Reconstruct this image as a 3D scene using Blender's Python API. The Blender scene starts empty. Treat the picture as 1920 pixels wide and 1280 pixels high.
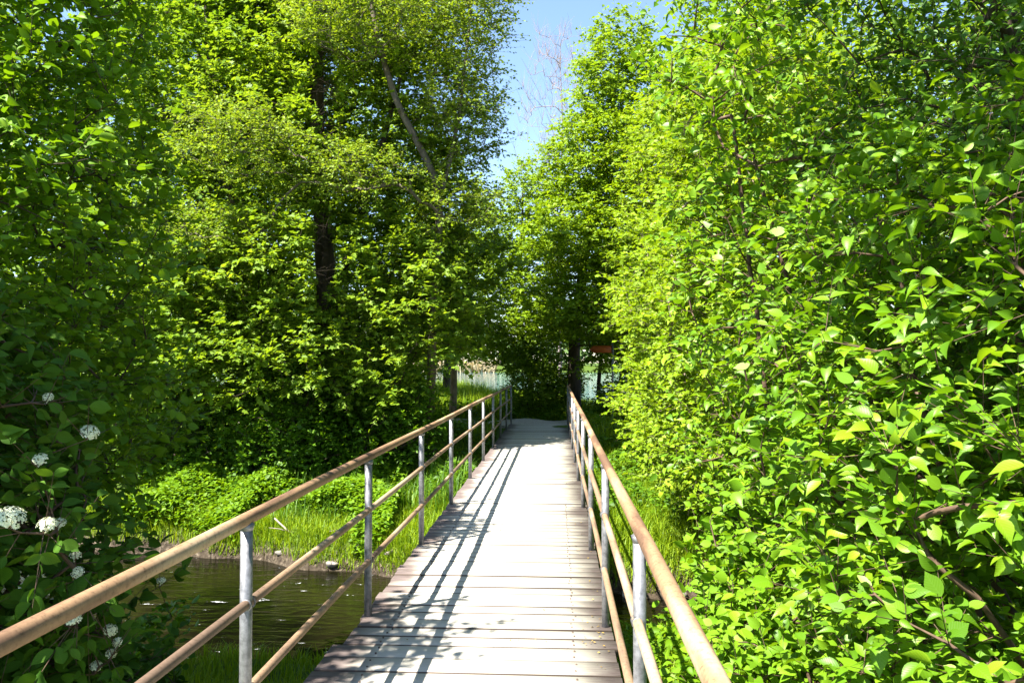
import bpy, math
import numpy as np
from mathutils import Vector, Matrix

# ------------------------------------------------------------------ camera, sky, sun, exposure
scene = bpy.context.scene
C = scene.collection
R = math.radians
F_PX = 1494.0                                   # focal length in pixels of the 1920 px wide photograph

cam_d = bpy.data.cameras.new("camera")
cam = bpy.data.objects.new("camera", cam_d)
C.objects.link(cam)
cam_d.sensor_width = 36.0
cam_d.lens = 36.0 * F_PX / 1920.0
cam_d.clip_start = 0.05
cam_d.clip_end = 3000.0
cam.location = (0, 0, 1.6)
cam.rotation_euler = (R(90 + 1.53), 0, R(3.18))
scene.camera = cam

SUN = np.array([-0.5, -0.41, 1.0]); SUN = SUN / np.linalg.norm(SUN)
world = bpy.data.worlds.new("World")
scene.world = world
world.use_nodes = True
wn = world.node_tree.nodes; wl = world.node_tree.links
wn.clear()
sky = wn.new("ShaderNodeTexSky"); sky.sky_type = 'NISHITA'; sky.sun_disc = False
sky.sun_elevation = math.asin(SUN[2]); sky.sun_rotation = math.atan2(SUN[0], SUN[1])
sky.air_density = 1.0; sky.dust_density = 0.3; sky.ozone_density = 2.0
bg = wn.new("ShaderNodeBackground"); bg.inputs[1].default_value = 0.075
wo = wn.new("ShaderNodeOutputWorld")
wl.new(sky.outputs[0], bg.inputs[0]); wl.new(bg.outputs[0], wo.inputs[0])

sun_d = bpy.data.lights.new("sun", 'SUN')
sun_d.energy = 5.0; sun_d.angle = R(0.5); sun_d.color = (1.0, 0.95, 0.86)
sun = bpy.data.objects.new("sun", sun_d); C.objects.link(sun)
sun.rotation_euler = Vector(SUN).to_track_quat('Z', 'Y').to_euler()
sun.location = (-10, -8, 20)

scene.view_settings.view_transform = 'Standard'
scene.view_settings.look = 'None'
scene.view_settings.gamma = 1.0
scene.view_settings.exposure = 2.2
scene.render.engine = 'CYCLES'
scene.cycles.max_bounces = 8
scene.cycles.diffuse_bounces = 4
scene.cycles.glossy_bounces = 3
scene.cycles.transmission_bounces = 5
scene.cycles.use_denoising = True
scene.cycles.sample_clamp_indirect = 4.0
scene.cycles.use_adaptive_sampling = False

# ------------------------------------------------------------------ small helpers
def tag(o, label=None, cat=None, group=None, kind=None):
    if label: o["label"] = label
    if cat: o["category"] = cat
    if group: o["group"] = group
    if kind: o["kind"] = kind
    return o

def thing(name, label, cat, loc=(0, 0, 0), group=None):
    o = bpy.data.objects.new(name, None); C.objects.link(o)
    o.empty_display_size = 0.2
    o.location = loc
    return tag(o, label, cat, group)

def nrm(v):
    return v / np.maximum(np.linalg.norm(v, axis=-1, keepdims=True), 1e-9)

def rawmesh(name, V, loops, starts, mat, parent=None, loc=(0, 0, 0), rnd=None, luv=None, smooth=False):
    """one mesh object from flat numpy arrays; V in world space, loc is the origin subtracted from it"""
    V = np.asarray(V, dtype=np.float32) - np.asarray(loc, dtype=np.float32)
    me = bpy.data.meshes.new(name)
    me.vertices.add(len(V)); me.vertices.foreach_set("co", V.ravel())
    me.loops.add(len(loops)); me.loops.foreach_set("vertex_index", np.asarray(loops, dtype=np.int32))
    me.polygons.add(len(starts)); me.polygons.foreach_set("loop_start", np.asarray(starts, dtype=np.int32))
    if smooth: me.polygons.foreach_set("use_smooth", np.ones(len(starts), dtype=bool))
    if rnd is not None:
        a = me.attributes.new("rnd", 'FLOAT', 'POINT'); a.data.foreach_set("value", np.asarray(rnd, dtype=np.float32))
    if luv is not None:
        a = me.attributes.new("luv", 'FLOAT_VECTOR', 'POINT'); a.data.foreach_set("vector", np.asarray(luv, dtype=np.float32).ravel())
    me.update(calc_edges=True)
    me.validate()
    if mat: me.materials.append(mat)
    o = bpy.data.objects.new(name, me); C.objects.link(o)
    if parent is not None: o.parent = parent
    else: o.location = loc
    return o

class MB:
    """collects quads / tris of several shapes into ONE mesh"""
    def __init__(s): s.V = []; s.L = []; s.S = []; s.n = 0; s.nl = 0
    def add(s, V, faces):
        V = np.asarray(V, float)
        for f in faces:
            s.S.append(s.nl); s.L.extend([i + s.n for i in f]); s.nl += len(f)
        s.V.append(V); s.n += len(V)
    def box(s, a, b, jit=0.0, bev=0.0):
        (x0, y0, z0), (x1, y1, z1) = a, b
        if bev <= 0:
            V = [(x0, y0, z0), (x1, y0, z0), (x1, y1, z0), (x0, y1, z0), (x0, y0, z1), (x1, y0, z1), (x1, y1, z1), (x0, y1, z1)]
            s.add(V, [(3, 2, 1, 0), (4, 5, 6, 7), (0, 1, 5, 4), (1, 2, 6, 5), (2, 3, 7, 6), (3, 0, 4, 7)])
        else:                                    # top edges chamfered along x
            q = bev
            sec = [(y0, z0), (y1, z0), (y1, z1 - q), (y1 - q, z1), (y0 + q, z1), (y0, z1 - q)]
            V = [(x0, y, z) for y, z in sec] + [(x1, y, z) for y, z in sec]
            F = [(i, i + 6, (i + 1) % 6 + 6, (i + 1) % 6) for i in range(6)]
            F += [(0, 1, 2, 3, 4, 5), (11, 10, 9, 8, 7, 6)]
            s.add(V, F)
    def tube(s, P, r, k=12, cap=True):
        V, F = tube_vf(np.asarray(P, float), np.broadcast_to(np.asarray(r, float), (len(P),)), k, cap)
        s.add(V, F)
    def build(s, name, mat, parent=None, loc=(0, 0, 0), smooth=False):
        return rawmesh(name, np.concatenate(s.V), s.L, s.S, mat, parent, loc, smooth=smooth)

def tube_vf(P, r, k, cap=True):
    n = len(P)
    T = np.empty_like(P); T[1:-1] = P[2:] - P[:-2]; T[0] = P[1] - P[0]; T[-1] = P[-1] - P[-2]
    T = nrm(T)
    ref = np.array([0, 0, 1.0]) if abs(T[0, 2]) < 0.9 else np.array([1.0, 0, 0])
    A = nrm(np.cross(T, ref)); B = np.cross(A, T)
    th = np.arange(k) * 2 * math.pi / k
    V = P[:, None, :] + r[:, None, None] * (np.cos(th)[None, :, None] * A[:, None, :] + np.sin(th)[None, :, None] * B[:, None, :])
    V = V.reshape(-1, 3)
    F = []
    for i in range(n - 1):
        for j in range(k):
            a = i * k + j; b = i * k + (j + 1) % k
            F.append((a, b, b + k, a + k))
    if cap:
        F.append(tuple(range(k - 1, -1, -1))); F.append(tuple(range((n - 1) * k, n * k)))
    return V, F

# ------------------------------------------------------------------ materials
def newmat(name):
    m = bpy.data.materials.new(name); m.use_nodes = True
    nt = m.node_tree; nt.nodes.clear()
    out = nt.nodes.new("ShaderNodeOutputMaterial")
    return m, nt.nodes, nt.links, out

def ramp(n, stops):
    r = n.new("ShaderNodeValToRGB")
    e = r.color_ramp.elements
    while len(e) < len(stops): e.new(0.5)
    for i, (p, c) in enumerate(stops):
        e[i].position = p; e[i].color = (*c, 1)
    return r

def math_(n, l, op, a, b=None):
    m = n.new("ShaderNodeMath"); m.operation = op
    for i, v in enumerate((a, b)):
        if v is None: continue
        if isinstance(v, (int, float)): m.inputs[i].default_value = v
        else: l.new(v, m.inputs[i])
    return m.outputs[0]

def leaf_mat(name, cols, trans=0.45, rough=0.5, veins=False, tcol=(1.3, 1.15, 0.4), spec=0.22):
    m, n, l, out = newmat(name)
    at = n.new("ShaderNodeAttribute"); at.attribute_name = "rnd"
    k = len(cols)
    rp = ramp(n, [(i / max(1, k - 1), c) for i, c in enumerate(cols)])
    l.new(at.outputs["Fac"], rp.inputs[0])
    col = rp.outputs[0]
    p = n.new("ShaderNodeBsdfPrincipled")
    p.inputs["Roughness"].default_value = rough
    p.inputs["Specular IOR Level"].default_value = spec
    tr = n.new("ShaderNodeBsdfTranslucent")
    if veins:
        uv = n.new("ShaderNodeAttribute"); uv.attribute_name = "luv"
        sp = n.new("ShaderNodeSeparateXYZ"); l.new(uv.outputs["Vector"], sp.inputs[0])
        av = math_(n, l, 'ABSOLUTE', sp.outputs[1])
        ph = math_(n, l, 'SUBTRACT', math_(n, l, 'MULTIPLY', sp.outputs[0], 46.0), math_(n, l, 'MULTIPLY', av, 52.0))
        si = math_(n, l, 'SINE', ph)
        ve = math_(n, l, 'POWER', math_(n, l, 'MULTIPLY', math_(n, l, 'ADD', si, 1.0), 0.5), 5.0)
        rib = math_(n, l, 'LESS_THAN', av, 0.014)
        vv = math_(n, l, 'MAXIMUM', ve, rib)
        mx = n.new("ShaderNodeMix"); mx.data_type = 'RGBA'; mx.blend_type = 'MIX'
        l.new(math_(n, l, 'MULTIPLY', vv, 0.16), mx.inputs["Factor"])
        l.new(col, mx.inputs["A"])
        hs = n.new("ShaderNodeHueSaturation"); hs.inputs["Value"].default_value = 1.7; hs.inputs["Saturation"].default_value = 0.85
        l.new(col, hs.inputs["Color"]); l.new(hs.outputs[0], mx.inputs["B"])
        col = mx.outputs["Result"]
        bp = n.new("ShaderNodeBump"); bp.inputs["Strength"].default_value = 0.10; bp.inputs["Distance"].default_value = 0.004
        bp.invert = True
        l.new(vv, bp.inputs["Height"]); l.new(bp.outputs[0], p.inputs["Normal"])
    l.new(col, p.inputs["Base Color"])
    mul = n.new("ShaderNodeMix"); mul.data_type = 'RGBA'; mul.blend_type = 'MULTIPLY'; mul.inputs["Factor"].default_value = 1
    l.new(col, mul.inputs["A"]); mul.inputs["B"].default_value = (*tcol, 1)
    l.new(mul.outputs["Result"], tr.inputs["Color"])
    mix = n.new("ShaderNodeMixShader"); mix.inputs[0].default_value = trans
    l.new(p.outputs[0], mix.inputs[1]); l.new(tr.outputs[0], mix.inputs[2]); l.new(mix.outputs[0], out.inputs[0])
    return m

def noise_mat(name, stops, scale=8.0, detail=6.0, rough=0.8, bump=0.3, bdist=0.01, stretch=(1, 1, 1), spec=0.3, metallic=0.0, coords="Object"):
    m, n, l, out = newmat(name)
    tc = n.new("ShaderNodeTexCoord"); mp = n.new("ShaderNodeMapping"); mp.inputs["Scale"].default_value = stretch
    l.new(tc.outputs[coords], mp.inputs[0])
    nz = n.new("ShaderNodeTexNoise"); nz.inputs["Scale"].default_value = scale; nz.inputs["Detail"].default_value = detail
    nz.inputs["Roughness"].default_value = 0.65
    l.new(mp.outputs[0], nz.inputs["Vector"])
    rp = ramp(n, stops); l.new(nz.outputs[0], rp.inputs[0])
    p = n.new("ShaderNodeBsdfPrincipled"); p.inputs["Roughness"].default_value = rough
    p.inputs["Specular IOR Level"].default_value = spec; p.inputs["Metallic"].default_value = metallic
    l.new(rp.outputs[0], p.inputs["Base Color"])
    if bump > 0:
        b = n.new("ShaderNodeBump"); b.inputs["Strength"].default_value = bump; b.inputs["Distance"].default_value = bdist
        l.new(nz.outputs[0], b.inputs["Height"]); l.new(b.outputs[0], p.inputs["Normal"])
    l.new(p.outputs[0], out.inputs[0])
    return m

M = {}
M['bark'] = noise_mat('dark_bark', [(0.3, (0.02, 0.015, 0.01)), (0.7, (0.10, 0.075, 0.05))], 9, stretch=(1, 1, 0.25), bump=0.8, bdist=0.02)
M['bark_pale'] = noise_mat('pale_bark', [(0.3, (0.10, 0.075, 0.05)), (0.7, (0.34, 0.27, 0.19))], 10, stretch=(1, 1, 0.4), bump=0.6, bdist=0.015)
M['bark_grey'] = noise_mat('grey_alder_bark', [(0.3, (0.05, 0.04, 0.03)), (0.7, (0.17, 0.14, 0.10))], 10, stretch=(1, 1, 0.4), bump=0.6, bdist=0.015)
M['bark_twig'] = noise_mat('reddish_twig_bark', [(0.3, (0.05, 0.032, 0.02)), (0.7, (0.13, 0.08, 0.05))], 20, bump=0.2)
M['bark_bare'] = noise_mat('bare_twig_bark', [(0.3, (0.16, 0.125, 0.115)), (0.7, (0.32, 0.26, 0.25))], 20, bump=0.0)
M['steel'] = noise_mat('galvanised_steel', [(0.3, (0.10, 0.10, 0.105)), (0.5, (0.20, 0.20, 0.21)), (0.75, (0.31, 0.31, 0.325))], 34, detail=8, rough=0.5, bump=0.08, bdist=0.002, metallic=0.55, spec=0.5)
def rail_mat(name, base, stain, pale):
    m, n, l, out = newmat(name)
    tc = n.new("ShaderNodeTexCoord"); mp = n.new("ShaderNodeMapping"); mp.inputs["Scale"].default_value = (1, 0.12, 1); l.new(tc.outputs["Object"], mp.inputs[0])
    a = n.new("ShaderNodeTexNoise"); a.inputs["Scale"].default_value = 9; a.inputs["Detail"].default_value = 8; l.new(mp.outputs[0], a.inputs["Vector"])
    f = n.new("ShaderNodeTexNoise"); f.inputs["Scale"].default_value = 60; f.inputs["Detail"].default_value = 8; f.inputs["Roughness"].default_value = 0.75; l.new(tc.outputs["Object"], f.inputs["Vector"])
    c1 = ramp(n, [(0.40, stain), (0.48, base), (0.55, base), (0.64, pale)]); l.new(a.outputs[0], c1.inputs[0])
    c2 = ramp(n, [(0.30, (0.35, 0.33, 0.32)), (0.45, (0.9, 0.9, 0.9)), (0.70, (1.15, 1.15, 1.15))]); l.new(f.outputs[0], c2.inputs[0])
    mx = n.new("ShaderNodeMix"); mx.data_type = 'RGBA'; mx.blend_type = 'MULTIPLY'; mx.inputs["Factor"].default_value = 1
    l.new(c1.outputs[0], mx.inputs["A"]); l.new(c2.outputs[0], mx.inputs["B"])
    p = n.new("ShaderNodeBsdfPrincipled"); p.inputs["Roughness"].default_value = 0.7; p.inputs["Specular IOR Level"].default_value = 0.2
    l.new(mx.outputs["Result"], p.inputs["Base Color"])
    b = n.new("ShaderNodeBump"); b.inputs["Strength"].default_value = 0.12; b.inputs["Distance"].default_value = 0.002
    l.new(f.outputs[0], b.inputs["Height"]); l.new(b.outputs[0], p.inputs["Normal"]); l.new(p.outputs[0], out.inputs[0])
    return m
M['rail'] = rail_mat('brown_weathered_rail', (0.245, 0.150, 0.082), (0.125, 0.072, 0.044), (0.36, 0.265, 0.165))
M['rail_thin'] = rail_mat('tan_weathered_rail', (0.215, 0.14, 0.085), (0.12, 0.08, 0.055), (0.32, 0.245, 0.165))
M['beam'] = noise_mat('rusty_beam', [(0.3, (0.05, 0.035, 0.028)), (0.7, (0.14, 0.10, 0.08))], 6, rough=0.8)
M['concrete'] = noise_mat('abutment_concrete', [(0.3, (0.16, 0.15, 0.13)), (0.7, (0.32, 0.30, 0.27))], 4, rough=0.9)
M['stone'] = noise_mat('pale_stone', [(0.3, (0.12, 0.10, 0.08)), (0.7, (0.30, 0.27, 0.23))], 7, rough=0.85)
M['orange'] = noise_mat('orange_paint', [(0.3, (0.34, 0.07, 0.012)), (0.7, (0.44, 0.11, 0.02))], 12, rough=0.5, bump=0.0)
M['petal'] = noise_mat('cream_petal', [(0.3, (0.60, 0.62, 0.40)), (0.7, (0.78, 0.80, 0.58))], 60, rough=0.7, bump=0.0)
M['deadwood'] = noise_mat('dead_wood', [(0.3, (0.16, 0.12, 0.09)), (0.7, (0.36, 0.30, 0.24))], 14, rough=0.8)

# leaf colours
M['maple'] = leaf_mat('maple_leaf', [(0.1, 0.185, 0.012), (0.17, 0.28, 0.018), (0.25, 0.37, 0.035)], trans=0.5)
M['maple2'] = leaf_mat('bluegreen_maple_leaf', [(0.085, 0.175, 0.012), (0.14, 0.25, 0.018), (0.21, 0.33, 0.03)], trans=0.5)
M['alder'] = leaf_mat('olive_leaf', [(0.12,0.20,0.012),(0.185,0.285,0.018),(0.27,0.37,0.035)], trans=0.4)
M['hornbeam'] = leaf_mat('yellow_green_leaf', [(0.11, 0.2, 0.005), (0.18, 0.3, 0.008), (0.26, 0.39, 0.014)], trans=0.42)
M['fieldmaple'] = leaf_mat('lime_leaf', [(0.12, 0.21, 0.006), (0.19, 0.31, 0.01), (0.28, 0.41, 0.018)], trans=0.42)
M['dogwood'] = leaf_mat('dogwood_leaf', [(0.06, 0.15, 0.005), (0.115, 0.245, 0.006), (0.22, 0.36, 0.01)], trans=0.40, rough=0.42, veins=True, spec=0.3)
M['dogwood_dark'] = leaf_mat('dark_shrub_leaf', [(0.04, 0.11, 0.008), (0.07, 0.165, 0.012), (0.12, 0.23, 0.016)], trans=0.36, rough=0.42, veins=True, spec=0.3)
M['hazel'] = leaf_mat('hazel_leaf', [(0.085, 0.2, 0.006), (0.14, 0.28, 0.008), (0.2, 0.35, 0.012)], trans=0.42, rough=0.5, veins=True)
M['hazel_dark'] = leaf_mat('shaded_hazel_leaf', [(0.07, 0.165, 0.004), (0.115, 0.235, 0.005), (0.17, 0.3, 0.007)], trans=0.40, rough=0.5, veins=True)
M['viburnum'] = leaf_mat('viburnum_leaf', [(0.028, 0.08, 0.006), (0.05, 0.12, 0.008), (0.08, 0.16, 0.010)], trans=0.25, rough=0.7, spec=0.12, veins=True)
M['ivy'] = leaf_mat('undergrowth_leaf', [(0.045, 0.11, 0.006), (0.08, 0.18, 0.008), (0.14, 0.27, 0.012)])
M['nettle'] = leaf_mat('herb_leaf', [(0.08, 0.17, 0.006), (0.12, 0.24, 0.008), (0.18, 0.31, 0.01)])
M['grass'] = leaf_mat('grass_blade', [(0.11, 0.2, 0.006), (0.17, 0.28, 0.007), (0.26, 0.35, 0.012)], trans=0.40)
M['grass_dark'] = leaf_mat('coarse_grass_blade', [(0.05, 0.12, 0.010), (0.08, 0.18, 0.012), (0.13, 0.24, 0.02)], trans=0.35)
M['reed'] = leaf_mat('dry_reed', [(0.30, 0.25, 0.15), (0.40, 0.34, 0.22), (0.48, 0.42, 0.28)], trans=0.2)
M['litter'] = leaf_mat('dry_scale', [(0.16, 0.09, 0.03), (0.26, 0.17, 0.04), (0.34, 0.24, 0.06)], trans=0.1)
M['stalk'] = leaf_mat('dead_stalk', [(0.05, 0.04, 0.02), (0.10, 0.08, 0.045), (0.17, 0.14, 0.08)], trans=0.1)
M['far'] = leaf_mat('far_tree_leaf', [(0.05, 0.10, 0.03), (0.08, 0.14, 0.04), (0.11, 0.17, 0.05)], trans=0.2)

# deck: pale worn centre, weathered brown edges (wear follows where people walk)
def deck_material():
    m, n, l, out = newmat('worn_deck_planks')
    tc = n.new("ShaderNodeTexCoord")
    sp = n.new("ShaderNodeSeparateXYZ"); l.new(tc.outputs["Object"], sp.inputs[0])
    mp = n.new("ShaderNodeMapping"); mp.inputs["Scale"].default_value = (1.4, 28, 1); l.new(tc.outputs["Object"], mp.inputs[0])
    g = n.new("ShaderNodeTexNoise"); g.inputs["Scale"].default_value = 3.0; g.inputs["Detail"].default_value = 9; g.inputs["Roughness"].default_value = 0.7
    l.new(mp.outputs[0], g.inputs["Vector"])
    n2 = n.new("ShaderNodeTexNoise"); n2.inputs["Scale"].default_value = 2.6; n2.inputs["Detail"].default_value = 6; l.new(tc.outputs["Object"], n2.inputs["Vector"])
    at = n.new("ShaderNodeAttribute"); at.attribute_name = "rnd"
    # distance from the walking line x=-0.42, broken up by noise
    d = math_(n, l, 'ABSOLUTE', math_(n, l, 'ADD', sp.outputs[0], -0.02))
    d = math_(n, l, 'ADD', d, math_(n, l, 'MULTIPLY', math_(n, l, 'SUBTRACT', n2.outputs[0], 0.5), 0.30))
    d = math_(n, l, 'ADD', d, math_(n, l, 'MULTIPLY', math_(n, l, 'SUBTRACT', g.outputs[0], 0.5), 0.45))
    d = math_(n, l, 'ADD', d, math_(n, l, 'MULTIPLY', math_(n, l, 'SUBTRACT', at.outputs["Fac"], 0.5), 0.10))
    edge = n.new("ShaderNodeMapRange"); edge.inputs[1].default_value = 0.52; edge.inputs[2].default_value = 0.72
    l.new(d, edge.inputs[0])
    pale = ramp(n, [(0.3, (0.36, 0.335, 0.28)), (0.6, (0.43, 0.405, 0.345))]); l.new(g.outputs[0], pale.inputs[0])
    brown = ramp(n, [(0.32, (0.05, 0.036, 0.034)), (0.5, (0.105, 0.08, 0.074)), (0.68, (0.22, 0.18, 0.165))]); l.new(g.outputs[0], brown.inputs[0])
    mx = n.new("ShaderNodeMix"); mx.data_type = 'RGBA'
    l.new(edge.outputs[0], mx.inputs["Factor"]); l.new(pale.outputs[0], mx.inputs["A"]); l.new(brown.outputs[0], mx.inputs["B"])
    p = n.new("ShaderNodeBsdfPrincipled"); p.inputs["Roughness"].default_value = 0.75; p.inputs["Specular IOR Level"].default_value = 0.25
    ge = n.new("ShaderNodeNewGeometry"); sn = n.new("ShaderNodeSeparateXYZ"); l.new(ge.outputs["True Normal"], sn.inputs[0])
    side = math_(n, l, 'LESS_THAN', sn.outputs[2], 0.9)                  # sawn edges of the boards: dirt brown, with the shade of the gaps painted in
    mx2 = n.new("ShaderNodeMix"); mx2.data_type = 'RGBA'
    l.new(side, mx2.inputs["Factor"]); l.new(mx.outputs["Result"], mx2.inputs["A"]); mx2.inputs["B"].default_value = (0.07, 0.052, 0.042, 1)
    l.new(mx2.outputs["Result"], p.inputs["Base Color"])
    b = n.new("ShaderNodeBump"); b.inputs["Strength"].default_value = 0.15; b.inputs["Distance"].default_value = 0.003
    l.new(g.outputs[0], b.inputs["Height"]); l.new(b.outputs[0], p.inputs["Normal"])
    l.new(p.outputs[0], out.inputs[0])
    return m
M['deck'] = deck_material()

def ground_material():
    m, n, l, out = newmat('meadow_soil')
    tc = n.new("ShaderNodeTexCoord")
    sp = n.new("ShaderNodeSeparateXYZ"); l.new(tc.outputs["Object"], sp.inputs[0])
    a = n.new("ShaderNodeTexNoise"); a.inputs["Scale"].default_value = 0.9; a.inputs["Detail"].default_value = 8; l.new(tc.outputs["Object"], a.inputs["Vector"])
    f = n.new("ShaderNodeTexNoise"); f.inputs["Scale"].default_value = 14; f.inputs["Detail"].default_value = 8; l.new(tc.outputs["Object"], f.inputs["Vector"])
    soil = ramp(n, [(0.3, (0.02, 0.014, 0.009)), (0.55, (0.055, 0.042, 0.028)), (0.75, (0.15, 0.12, 0.085))]); l.new(f.outputs[0], soil.inputs[0])
    turf = ramp(n, [(0.3, (0.03, 0.055, 0.008)), (0.7, (0.08, 0.13, 0.012))]); l.new(f.outputs[0], turf.inputs[0])
    # bare mud below the turf line of the banks
    h = math_(n, l, 'ADD', sp.outputs[2], math_(n, l, 'MULTIPLY', math_(n, l, 'SUBTRACT', a.outputs[0], 0.5), 0.5))
    mr = n.new("ShaderNodeMapRange"); mr.inputs[1].default_value = -1.35; mr.inputs[2].default_value = -1.1; l.new(h, mr.inputs[0])
    mx = n.new("ShaderNodeMix"); mx.data_type = 'RGBA'
    l.new(mr.outputs[0], mx.inputs["Factor"]); l.new(soil.outputs[0], mx.inputs["A"]); l.new(turf.outputs[0], mx.inputs["B"])
    p = n.new("ShaderNodeBsdfPrincipled"); p.inputs["Roughness"].default_value = 0.9; p.inputs["Specular IOR Level"].default_value = 0.15
    l.new(mx.outputs["Result"], p.inputs["Base Color"])
    b = n.new("ShaderNodeBump"); b.inputs["Strength"].default_value = 0.8; b.inputs["Distance"].default_value = 0.05
    l.new(f.outputs[0], b.inputs["Height"]); l.new(b.outputs[0], p.inputs["Normal"])
    l.new(p.outputs[0], out.inputs[0])
    return m
M['ground'] = ground_material()
M['path'] = noise_mat('gravel_path', [(0.3, (0.20, 0.18, 0.15)), (0.7, (0.42, 0.39, 0.34))], 30, rough=0.9, bump=0.5, bdist=0.02)

def water_material(name, deep, shallow, rscale, bstr, foam=0.0, ior=1.33):
    m, n, l, out = newmat(name)
    tc = n.new("ShaderNodeTexCoord"); mp = n.new("ShaderNodeMapping"); mp.inputs["Scale"].default_value = (0.55, 1.5, 1)
    l.new(tc.outputs["Object"], mp.inputs[0])
    a = n.new("ShaderNodeTexNoise"); a.inputs["Scale"].default_value = rscale; a.inputs["Detail"].default_value = 5; a.inputs["Distortion"].default_value = 0.8
    l.new(mp.outputs[0], a.inputs["Vector"])
    b2 = n.new("ShaderNodeTexNoise"); b2.inputs["Scale"].default_value = 0.6; b2.inputs["Detail"].default_value = 4; l.new(tc.outputs["Object"], b2.inputs["Vector"])
    rp = ramp(n, [(0.38, deep), (0.66, shallow)]); l.new(b2.outputs[0], rp.inputs[0])
    p = n.new("ShaderNodeBsdfPrincipled"); p.inputs["Roughness"].default_value = 0.06; p.inputs["IOR"].default_value = ior
    l.new(rp.outputs[0], p.inputs["Base Color"])
    b = n.new("ShaderNodeBump"); b.inputs["Strength"].default_value = bstr; b.inputs["Distance"].default_value = 0.06
    l.new(a.outputs[0], b.inputs["Height"]); l.new(b.outputs[0], p.inputs["Normal"])
    last = p.outputs[0]
    if foam > 0:
        fz = n.new("ShaderNodeTexNoise"); fz.inputs["Scale"].default_value = 9; fz.inputs["Detail"].default_value = 9; fz.inputs["Roughness"].default_value = 0.75
        l.new(mp.outputs[0], fz.inputs["Vector"])
        pr = math_(n, l, 'MULTIPLY', fz.outputs[0], a.outputs[0])
        mr = n.new("ShaderNodeMapRange"); mr.inputs[1].default_value = foam; mr.inputs[2].default_value = foam + 0.05; l.new(pr, mr.inputs[0])
        d = n.new("ShaderNodeBsdfDiffuse"); d.inputs[0].default_value = (0.7, 0.72, 0.72, 1)
        mix = n.new("ShaderNodeMixShader"); l.new(mr.outputs[0], mix.inputs[0]); l.new(last, mix.inputs[1]); l.new(d.outputs[0], mix.inputs[2])
        last = mix.outputs[0]
    l.new(last, out.inputs[0])
    return m
M['stream'] = water_material('stream_water', (0.002, 0.002, 0.001), (0.009, 0.008, 0.003), 4.0, 0.28, foam=0.385, ior=1.22)
M['lake'] = water_material('lake_water', (0.05, 0.13, 0.15), (0.07, 0.17, 0.19), 1.2, 0.25)

# ------------------------------------------------------------------ terrain
WATER_Z = -1.5
LAKE_Z = -0.75
def sstep(a, b, x):
    t = np.clip((x - a) / (b - a), 0, 1); return t * t * (3 - 2 * t)
def y_near(x): return 8.6 + 0.42 * np.minimum(x, 0) + 0.14 * np.sin(x * 1.7) + 0.10 * np.sin(x * 4.1 + 1) + 0.1 * np.maximum(x, 0)
def y_far(x): return 10.95 - 0.27 * np.minimum(x, 0) + 0.12 * np.sin(x * 1.3 + 2) + 0.09 * np.sin(x * 3.7) - 0.12 * np.maximum(x, 0)
def ground_z(x, y):
    x = np.asarray(x, float); y = np.asarray(y, float)
    n = 0.05 * np.sin(x * 1.1 + 0.7 * y) + 0.04 * np.sin(2.3 * y - 1.3 * x) + 0.03 * np.sin(3.7 * x + 1.9 * y)
    tn = y_near(x) - y                                   # metres inland on the camera's bank
    zn = -1.9 + 0.75 * sstep(-0.5, 0.55, tn) + 0.35 * sstep(0.4, 3.0, tn) + 0.45 * sstep(3.0, 7.5, tn) + 0.2 * sstep(7.5, 10, tn)
    tf = y - y_far(x)
    zf = -1.9 + 0.85 * sstep(-0.4, 0.40, tf) + 0.30 * sstep(0.3, 2.2, tf) + 0.25 * sstep(2.0, 5.0, tf) + 0.42 * sstep(5.5, 9.0, tf)
    z = np.maximum(zn, zf)
    shore = 31 + 20 * sstep(-1.0, -9.0, x) - 2 * sstep(2, 12, x)
    z = z - 1.3 * sstep(0, 7, y - shore)
    z = z + 2.2 * sstep(186, 215, y - 0.15 * x)
    far = sstep(60, 200, np.hypot(x, y))
    return z + n * (1 - 0.8 * far)

def axis(lo, hi, fine_lo, fine_hi, fine, grow=1.22):
    a = list(np.arange(fine_lo, fine_hi, fine))
    s = fine; v = a[-1]
    while v < hi: s *= grow; v += s; a.append(v)
    s = fine; v = a[0]
    while v > lo: s *= grow; v -= s; a.insert(0, v)
    return np.array(a)
xs = axis(-900, 900, -14, 10, 0.16); ys = axis(-60, 1500, -3, 26, 0.16)
GX, GY = np.meshgrid(xs, ys)
GZ = ground_z(GX, GY)
nx, ny = len(xs), len(ys)
idx = (np.arange(ny - 1)[:, None] * nx + np.arange(nx - 1)[None, :]).ravel()
Q = np.stack([idx, idx + 1, idx + nx + 1, idx + nx], 1)
g = rawmesh('ground', np.stack([GX.ravel(), GY.ravel(), GZ.ravel()], 1), Q.ravel(), np.arange(len(Q)) * 4, M['ground'], smooth=True)
tag(g, kind='structure')

def sheet(name, x0, x1, y0, y1, z, mat, nseg=2):
    mb = MB(); mb.add([(x0, y0, z), (x1, y0, z), (x1, y1, z), (x0, y1, z)], [(0, 1, 2, 3)])
    return tag(mb.build(name, mat), kind='structure')
sheet('stream', -24, 24, 1.0, 18.5, WATER_Z, M['stream'])
sheet('lake', -260, 260, 29.0, 235, LAKE_Z, M['lake'])

# gravel path at the far end of the bridge
def path():
    px = np.linspace(-9, 7, 60); w = np.linspace(0, 1, 8)
    X, W = np.meshgrid(px, w)
    Y = 20.85 + 2.0 * W + 0.02 * X * X * (0.6 + 0.4 * W)
    Z = ground_z(X, Y) + 0.025
    n1 = len(px)
    i = (np.arange(len(w) - 1)[:, None] * n1 + np.arange(n1 - 1)[None, :]).ravel()
    q = np.stack([i, i + 1, i + n1 + 1, i + n1], 1)
    tag(rawmesh('path', np.stack([X.ravel(), Y.ravel(), Z.ravel()], 1), q.ravel(), np.arange(len(q)) * 4, M['path'], smooth=True), kind='structure')
path()

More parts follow.
